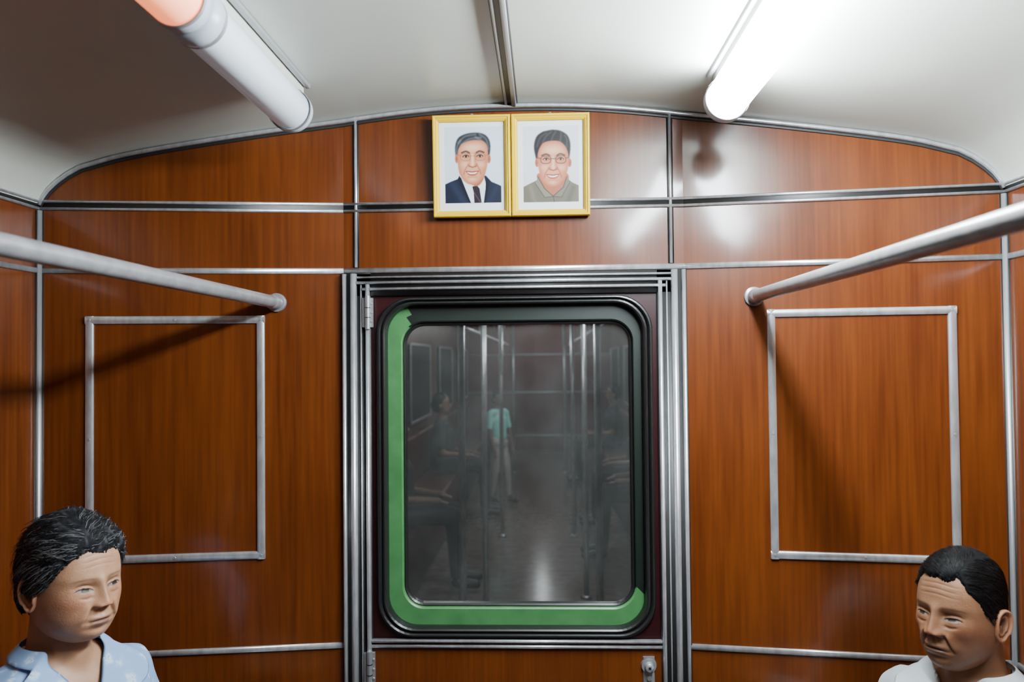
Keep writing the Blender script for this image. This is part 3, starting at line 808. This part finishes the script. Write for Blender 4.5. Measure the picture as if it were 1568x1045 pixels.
def person(name,head_pos,head_yaw,body_yaw,q,pitch=0.,roll=0.):
    hp=Vector(head_pos); by=math.radians(body_yaw)
    Rb=Matrix.Rotation(by,4,'Z')
    off=Rb@Vector((0,q['lean'],0)); bx=hp.x+off.x; byy=hp.y+off.y
    e=empty(name,(bx,byy,.42))
    T=Matrix.Translation((bx,byy,q.get('dz',0)))@Rb
    TH=Matrix.Translation(hp)@Matrix.Rotation(math.radians(head_yaw),4,'Z')@Matrix.Rotation(math.radians(roll),4,'Y')@Matrix.Rotation(math.radians(pitch),4,'X')@Matrix.Scale(q['hs'],4)
    head(e,TH,q)
    S=torso_tab(q['torso']); ztop=q['torso'][0][0]; zbot=.55
    mb=MB(); Ti=T.inverted()
    nb=Vector((0,.015,ztop-.03)); h0=Ti@(TH@Vector((0,.028,-.035))); h1=Ti@(TH@Vector((0,-.012,-.082)))
    mb.capsule(h0,.052,nb,.054); mb.capsule(h1,.026,Vector((0,-.030,ztop-.05)),.036)
    for sg in (-1,1): mb.capsule(Ti@(TH@Vector((sg*.05,.02,-.06))),.012,Vector((sg*.012,-.052,ztop-.045)),.011)
    add_loft(mb,S,ztop-.20,ztop-.012,-.010)
    remesh_obj(mb,'neck_and_chest',q['bskin'],.006,8,e,T)
    mb=MB(); add_loft(mb,S,zbot,ztop,0)
    sh=q['sh']; el=q['el']; wr=q['wrist']; zs_=q['shz']
    for sg in (-1,1):
        a=Vector((sg*sh,.005,zs_)); b=Vector((sg*el[0],el[1],el[2])); 
        m_=a+(b-a)*(.62 if q['short'] else 1)
        mb.capsule(a,q['ar'],m_,q['ar']*.92)
        mb.capsule(Vector((sg*sh*.5,.01,zs_+.018)),.045,a,q['ar']*.92)
        if not q['short']:
            c=Vector((sg*wr[0],wr[1],wr[2])); mb.capsule(b,q['ar']*.88,b+(c-b)*.9,.034)
    vb=q['vbot']; sl=q['vs']
    def cut(c): return (c.y<0 and c.z>vb and abs(c.x)<(c.z-vb)*sl) or (c.z>ztop-.012)
    def wrk(c): return .005*noise.noise(Vector((c.x*14,c.y*14,c.z*7)))+.005*noise.noise(Vector((c.x*34,c.y*30,c.z*18)))
    remesh_obj(mb,'shirt',q['shirt'],.008,5,e,T,wrk,cut)
    cs=q.get('cs',1.)
    for sg in (-1,1):
        v=[];f=[];n=26
        for i in range(n+1):
            t=i/n
            if t<.55:
                k=t/.55; a=math.pi-(math.pi-math.radians(48))*k; zi=ztop+.010-.004*k; wd=.036+.012*k
            else:
                k=(t-.55)/.45; a=math.radians(48)*(1-k)+math.radians(5)*k
                zi=ztop+.006+(vb-ztop-.006)*k; wd=(.048+.028*cs*math.sin(math.pi*min(1,k*1.25)))*(1-.72*max(0,k-.55)/.45)
            wd*=cs
            pin=S(a,min(zi,ztop),.006)
            if zi>ztop-.012: pin.z=zi
            if t>=.55:
                px=max(-.002,(zi-vb)*sl-.009); pin.x=min(px,pin.x) if k>.3 else pin.x*(1-k/.3)+min(px,pin.x)*k/.3
            out=Vector((pin.x,pin.y*.8,0)); out=out.normalized() if out.length>1e-5 else Vector((0,-1,0))
            if t>=.55: out=(out*(1-k)+Vector((1,-.1,0))*k).normalized()
            zo=pin.z-wd*(.62 if t<.55 else .62-.30*k)
            cand=pin+out*wd*.75
            aa=math.atan2(cand.x,-cand.y) 
            po=S(aa,zo,.013)
            for w_ in (0,.33,.66,1):
                pt=pin*(1-w_)+po*w_; bul=.007*math.sin(math.pi*w_)
                sp=S(math.atan2(pt.x,-pt.y),min(pt.z,ztop),.010+bul)
                if w_>0 and pt.z<ztop-.01: pt=Vector((sp.x*.7+pt.x*.3,min(sp.y,pt.y) if pt.y<0 else max(sp.y,pt.y),pt.z))
                v.append((sg*pt.x,pt.y,pt.z))
        for i in range(n):
            for j in range(3): 
                k0=i*4+j; f.append((k0,k0+4,k0+5,k0+1) if sg>0 else (k0,k0+1,k0+5,k0+4))
        mb=MB(); mb.add(v,f,q['shirt']); mb.v=[tuple(T@Vector(p)) for p in mb.v]
        o=mb.obj('collar',e); so=o.modifiers.new('so','SOLIDIFY'); so.thickness=.003; so.offset=0; su=o.modifiers.new('su','SUBSURF'); su.levels=1; su.render_levels=1
    for sg in (-1,1):
        mb=MB()
        a=Vector((sg*sh,.005,zs_)); b=Vector((sg*el[0],el[1],el[2])); c=Vector((sg*wr[0],wr[1],wr[2]))
        if q['short']: mb.capsule(a+(b-a)*.4,.043,b,.036)
        mb.capsule(b,.036,b+(c-b)*.35,.036); mb.capsule(b+(c-b)*.35,.036,c,.023)
        add_hand(mb,c,(-sg*.25,-1,-.05),(1,-sg*.25,0),sg)
        remesh_obj(mb,'arm_and_hand',q['bskin'],.0045,3,e,T)
    mb=MB()
    mb.capsule((-.08,.01,.525),.095,(.08,.01,.525),.095)
    for sg in (-1,1):
        mb.capsule((sg*.085,.0,.52),.09,(sg*.10,-.40,.50),.068); mb.capsule((sg*.10,-.40,.50),.066,(sg*.10,-.43,.12),.05)
    Tz=Matrix.Translation((0,0,-q.get('dz',0)))@T
    remesh_obj(mb,'trousers',q['pants'],.012,5,e,Tz)
    for sg in (-1,1):
        mb=MB(); mb.capsule((sg*.10,-.43,.10),.04,(sg*.10,-.44,.045),.042); mb.capsule((sg*.10,-.44,.042),.040,(sg*.115,-.60,.035),.033)
        remesh_obj(mb,'shoe',RUBBER,.007,4,e,Tz)
    return e

SHIRT_B=mat('blue_floral_cotton',(.42,.58,.80),.8)
tc=N(SHIRT_B,'ShaderNodeTexCoord'); vo=N(SHIRT_B,'ShaderNodeTexVoronoi'); vo.inputs['Scale'].default_value=30
nz=N(SHIRT_B,'ShaderNodeTexNoise'); nz.inputs['Scale'].default_value=55; nz.inputs['Detail'].default_value=3
vm=N(SHIRT_B,'ShaderNodeVectorMath',operation='ADD'); vs_=N(SHIRT_B,'ShaderNodeVectorMath',operation='SCALE'); vs_.inputs['Scale'].default_value=.04
L(SHIRT_B,tc.outputs['Object'],nz.inputs['Vector']); L(SHIRT_B,nz.outputs['Color'],vs_.inputs[0]); L(SHIRT_B,tc.outputs['Object'],vm.inputs[0]); L(SHIRT_B,vs_.outputs[0],vm.inputs[1])
L(SHIRT_B,vm.outputs[0],vo.inputs['Vector'])
cr=N(SHIRT_B,'ShaderNodeValToRGB'); e0,e1=cr.color_ramp.elements; e0.position=.0; e0.color=(.07,.14,.34,1); e1.position=.55; e1.color=(.22,.35,.58,1)
x_=cr.color_ramp.elements.new(.17); x_.color=(.52,.62,.74,1); x_=cr.color_ramp.elements.new(.34); x_.color=(.24,.38,.62,1)
L(SHIRT_B,vo.outputs['Distance'],cr.inputs[0]); L(SHIRT_B,cr.outputs[0],bsdf(SHIRT_B).inputs['Base Color'])
SHIRT_W=mat('white_cotton',(.62,.66,.68),.8); noise_col(SHIRT_W,18,(.50,.54,.56),(.58,.62,.64),bump=.15)
PANTS=mat('dark_trousers',(.03,.03,.04),.8); noise_col(PANTS,60,(.02,.02,.027),(.03,.03,.04))

wom=dict(w=.0750,jaw=2.8,jawe=.52,skin=(.40,.215,.125),lip=(.20,.07,.055),wr=1.25,frown=.0026,lid=(.0040,.0026),sag=.0014,brow=.75,cheek=.0062,hollow=.0015,gaze=.0020,mw=.018,
  hairline=[(0,.060),(25,.064),(42,.056),(58,.036),(70,.012),(80,-.004),(92,-.012),(105,-.03),(125,-.06),(180,-.085)],
  thick=[(0,.009),(60,.014),(90,.017),(130,.022),(180,.020)],topb=.005,nf=(38,38,38),na=.006,soft=.020,grey=.8,hair=(.008,.008,.009),
  strand=HDG,strand2=HG,ns=4600,ns2=1100,curl=.6,sl=7,step=.006,lift=.011,part=-.02,hs=.97,lean=.04,
  torso=[(1.045,.060,.055,.055),(1.025,.085,.062,.062),(1.005,.125,.075,.068),(.98,.158,.090,.078),(.94,.175,.105,.088),(.88,.175,.130,.098),(.80,.168,.13,.098),(.70,.165,.12,.095),(.60,.178,.135,.105),(.50,.19,.14,.12),(.45,.185,.13,.12)],
  sh=.145,shz=.945,el=(.205,-.05,.70),wrist=(.13,-.25,.62),ar=.050,short=True,vbot=.930,vs=.60,dz=-.034,cs=.85,
  shirt=SHIRT_B,pants=PANTS,bskin=body_skin('skin_fair',(.37,.195,.11)))
man=dict(w=.0700,jaw=2.5,jawe=.58,skin=(.285,.142,.075),lip=(.14,.055,.04),wr=1.8,frown=.0030,lid=(.0034,.0024),sag=.0016,brow=.85,browt=.0027,cheek=.0075,hollow=-.0065,gaze=-.002,mw=.0195,stub=True,
  hairline=[(0,.070),(22,.068),(36,.074),(50,.052),(62,.036),(70,.012),(80,-.006),(92,-.010),(105,-.025),(125,-.055),(180,-.075)],
  thick=[(0,.008),(60,.005),(90,.005),(130,.008),(180,.008)],topb=.005,nf=(90,40,30),na=.002,soft=.012,grey=.05,hair=(.005,.005,.0055),
  strand=HB,strand2=HDG,ns=3800,ns2=500,curl=.18,sl=6,step=.005,lift=.003,part=.035,hs=.95,lean=.03,
  torso=[(1.045,.064,.060,.058),(1.025,.090,.066,.066),(1.005,.135,.080,.075),(.98,.165,.095,.085),(.94,.185,.11,.095),(.88,.185,.12,.10),(.80,.18,.12,.10),(.70,.165,.12,.10),(.60,.165,.13,.105),(.50,.18,.14,.12),(.45,.18,.13,.12)],
  sh=.155,shz=.940,el=(.225,-.05,.72),wrist=(.14,-.25,.70),ar=.052,short=False,vbot=.965,vs=.5,dz=-.100,cs=.8,
  shirt=SHIRT_W,pants=PANTS,bskin=body_skin('skin_tanned',(.265,.13,.068)))
person('seated_woman',(-.827,-.53,1.137),65,64,wom,pitch=4,roll=0)
person('seated_man',(.875,-.45,1.058),-58,-62,man,pitch=0,roll=0)

# ------------------------------------------------------------------ neighbouring carriage seen through the door window
Y1=11.5
NW=mat('next_car_wall',(.10,.05,.04),.35); noise_col(NW,6,(.10,.06,.05),(.16,.10,.08))
NC=mat('next_car_ceiling',(.30,.31,.30),.4)
NF=mat('next_car_floor',(.17,.14,.125),.18); noise_col(NF,12,(.15,.13,.115),(.22,.19,.17))
NE=mat('next_car_end_wall',(.14,.035,.032),.4)
mb=MB(); mb.add([(-1.2,.02,-.01),(1.2,.02,-.01),(1.2,Y1,-.01),(-1.2,Y1,-.01)],[(0,1,2,3)],NF); mb.obj('floor.001')
mb=MB(); mb.add([(-1.2,.01,2.23),(1.2,.01,2.23),(1.2,Y1,2.23),(-1.2,Y1,2.23)],[(0,1,2,3)],NC); mb.obj('ceiling.001')
for s,nm in ((-1,'wall_left.001'),(1,'wall_right.001')):
    mb=MB(); mb.add([(s*1.2,.0,0),(s*1.2,Y1,0),(s*1.2,Y1,2.23),(s*1.2,.0,2.23)],[(0,1,2,3)],NW)
    for k in range(5):
        y=1.2+2.1*k
        mb.box((min(s*1.199,s*1.17),y,.95),(max(s*1.199,s*1.17),y+1.3,1.70),GAP)
        for z in (.95,1.70): mb.sweep([(s*1.17,y,z),(s*1.17,y+1.3,z)],Vector((-s,0,0)),.03,.01,ALU)
        for yy in (y,y+1.3): mb.sweep([(s*1.17,yy,.95),(s*1.17,yy,1.7)],Vector((-s,0,0)),.03,.01,ALU)
    mb.obj(nm,smooth=False)
mb=MB(); mb.add([(-1.2,Y1,0),(1.2,Y1,0),(1.2,Y1,2.23),(-1.2,Y1,2.23)],[(0,1,2,3)],NE)
for z in (.25,.98,1.62): mb.sweep([(-1.2,Y1,z),(1.2,Y1,z)],OUT,.03,.01,ALU_D)
for x in (-.45,.45): mb.sweep([(x,Y1,0),(x,Y1,1.7)],OUT,.03,.012,ALU_D)
mb.obj('wall_end',smooth=False)
for s in (-1,1):
    mb=MB(); p=(s*1.197,s*.78); mb.box((min(p),.9,.0),(max(p),10.6,.42),SEAT); p=(s*1.197,s*1.12); mb.box((min(p),.9,.42),(max(p),10.6,.85),SEAT)
    o=mb.obj('bench_seat'); bevel(o,.03,3)
    mb=MB()
    mb.tube([(s*.50,.6,1.78),(s*.50,10.9,1.78)],.016,ALU,12)
    for y in (1.6,3.2,5.2,7.2,9.6):
        mb.tube([(s*.50,y,1.78),(s*.50,y,2.23)],.012,ALU,10)
    mb.obj('handrail',smooth=True)
for x,y in ((-.33,1.9),(-.30,3.0),(-.30,5.0),(-.34,8.9),(.34,3.2),(.33,5.0),(.36,8.9),(.34,1.9)):
    mb=MB(); mb.tube([(x,y,-.01),(x,y,2.23)],.018,ALU,14); mb.tube([(x,y,2.2),(x,y,2.23)],[.02,.04],ALU,14); mb.tube([(x,y,-.01),(x,y,.01)],[.04,.03],ALU,14); mb.obj('grab_pole')
TUBE_N=mat('next_lamp',(1,1,1),.4,emit=(.95,.98,1.0),es=40)
for x,y in ((-.48,2.0),(.48,2.6),(.14,7.6),(.02,10.4),(-.48,5.0),(.48,5.4)):
    mb=MB(); mb.tube([(x,y,2.165),(x,y+.55,2.165)],.035,TUBE_N,18); mb.box((x-.025,y,2.19),(x+.025,y+.55,2.228),ALU_D)
    mb.obj('ceiling_tube_lamp')

def far_person(name,x,y,yaw,h,seated,top,legs,hairm,skinm,leg_skin=False):
    e=empty(name,(x,y,0)); k=h/1.65
    T=Matrix.Translation((x,y,.42 if seated else 0))@Matrix.Rotation(math.radians(yaw),4,'Z')@Matrix.Scale(k,4)
    b=0. if seated else .86
    mb=MB()
    mb.capsule((0,0,b+.15),.13,(0,.0,b+.38),.13)
    mb.capsule((-.13,0,b+.50),.06,(.13,0,b+.50),.06); mb.capsule((0,0,b+.40),.12,(0,0,b+.48),.09)
    for s in (-1,1): mb.capsule((s*.17,0,b+.49),.05,(s*.21,-.02,b+.28),.045)
    remesh_obj(mb,'shirt',top,.014,5,e,T)
    mb=MB()
    if seated:
        for s in (-1,1): mb.capsule((s*.09,0,b+.10),.09,(s*.10,-.42,b+.09),.065); mb.capsule((s*.10,-.42,b+.08),.06,(s*.10,-.44,b-.32),.045)
        mb.capsule((-.06,.02,b+.11),.1,(.06,.02,b+.11),.1)
    else:
        mb.capsule((-.06,0,b+.05),.11,(.06,0,b+.05),.11)
        mb.capsule((-.08,0,b),.085,(-.09,-.02,.48),.06); mb.capsule((-.09,-.02,.48),.055,(-.09,.06,.12),.04)
        mb.capsule((.08,0,b),.085,(.11,-.08,.48),.06); mb.capsule((.11,-.08,.48),.055,(.12,-.10,.12),.04)
    remesh_obj(mb,'trousers',legs,.014,4,e,T)
    mb=MB()
    for s in (-1,1):
        el=Vector((s*.22,-.03,b+.22)); wr=Vector((s*.15,-.26,b+.20)) if seated else Vector((s*.21,-.10,b-.02))
        mb.capsule((s*.21,-.02,b+.30),.036,el,.033); mb.capsule(el,.033,wr,.024)
        d=(wr-el).normalized()
        mb.capsule(wr,.026,wr+d*.06,.026)
        for q in (-.022,-.008,.008,.022): mb.capsule(wr+d*.06+Vector((q,0,0)),.009,wr+d*.13+Vector((q,0,-.01)),.007)
        mb.capsule(wr+d*.02,.011,wr+d*.06+Vector((-s*.04,0,0)),.009)
    mb.capsule((0,.01,b+.50),.05,(0,0,b+.62),.048)
    mb.capsule((0,-.015,b+.655),.062,(0,.0,b+.735),.078); mb.capsule((0,-.085,b+.69),.012,(0,-.095,b+.675),.012)
    for s in (-1,1): mb.capsule((s*.078,.01,b+.70),.012,(s*.082,.01,b+.68),.012)
    remesh_obj(mb,'head_and_arms',skinm,.009,2,e,T)
    mb=MB(); mb.capsule((0,.02,b+.75),.085,(0,.035,b+.70),.083)
    remesh_obj(mb,'hair',hairm,.01,2,e,T)
    mb=MB()
    for s in (-1,1):
        fy=(-.44 if seated else (.06 if s<0 else -.10)); fx=s*.10 if seated else (-.09 if s<0 else .12); fz=(b-.375) if seated else .05
        mb.capsule((fx,fy,fz),.04,(fx,fy-.14,fz-.012),.032)
    remesh_obj(mb,'shoes',RUBBER,.012,2,e,T)
    return e
TEAL=mat('teal_cotton',(.40,.95,.86),.8); DARKC=mat('dark_jacket',(.02,.02,.024),.8); TAN=mat('pale_trousers',(.50,.48,.44),.8)
skn=body_skin('skin_plain',(.20,.11,.07))
far_person('standing_passenger',-.42,6.6,50,1.18,False,TEAL,TAN,HB,skn)
for x,y,h in ((-.94,3.4,1.58),(-.94,5.9,1.6),(.94,4.2,1.6),(.94,5.3,1.5),(.94,8.0,1.6)):
    far_person('seated_passenger',x,y,90 if x<0 else -90,h,True,DARKC,PANTS,HB,skn)

# ------------------------------------------------------------------ world + camera
w=bpy.data.worlds.new('world'); SC.world=w; w.use_nodes=True
w.node_tree.nodes['Background'].inputs[0].default_value=(.02,.022,.025,1); w.node_tree.nodes['Background'].inputs[1].default_value=.3
cam=bpy.data.cameras.new('camera'); co=bpy.data.objects.new('camera',cam); COL.objects.link(co)
cam.sensor_width=36; cam.sensor_fit='HORIZONTAL'; cam.lens=28.01; cam.clip_start=.02
cam.dof.use_dof=True; cam.dof.focus_distance=1.85; cam.dof.aperture_fstop=3.5
th=math.radians(2.25); ph=math.radians(1.3); ro=math.radians(.57)
F=Vector((-math.sin(th)*math.cos(ph),math.cos(th)*math.cos(ph),math.sin(ph)))
R0=F.cross(Vector((0,0,1))).normalized(); U0=R0.cross(F)
R=R0*math.cos(ro)-U0*math.sin(ro); U=U0*math.cos(ro)+R0*math.sin(ro)
M=Matrix(((R.x,U.x,-F.x,.0765),(R.y,U.y,-F.y,-2.03),(R.z,U.z,-F.z,1.55),(0,0,0,1)))
co.matrix_world=M
SC.camera=co
print('done')
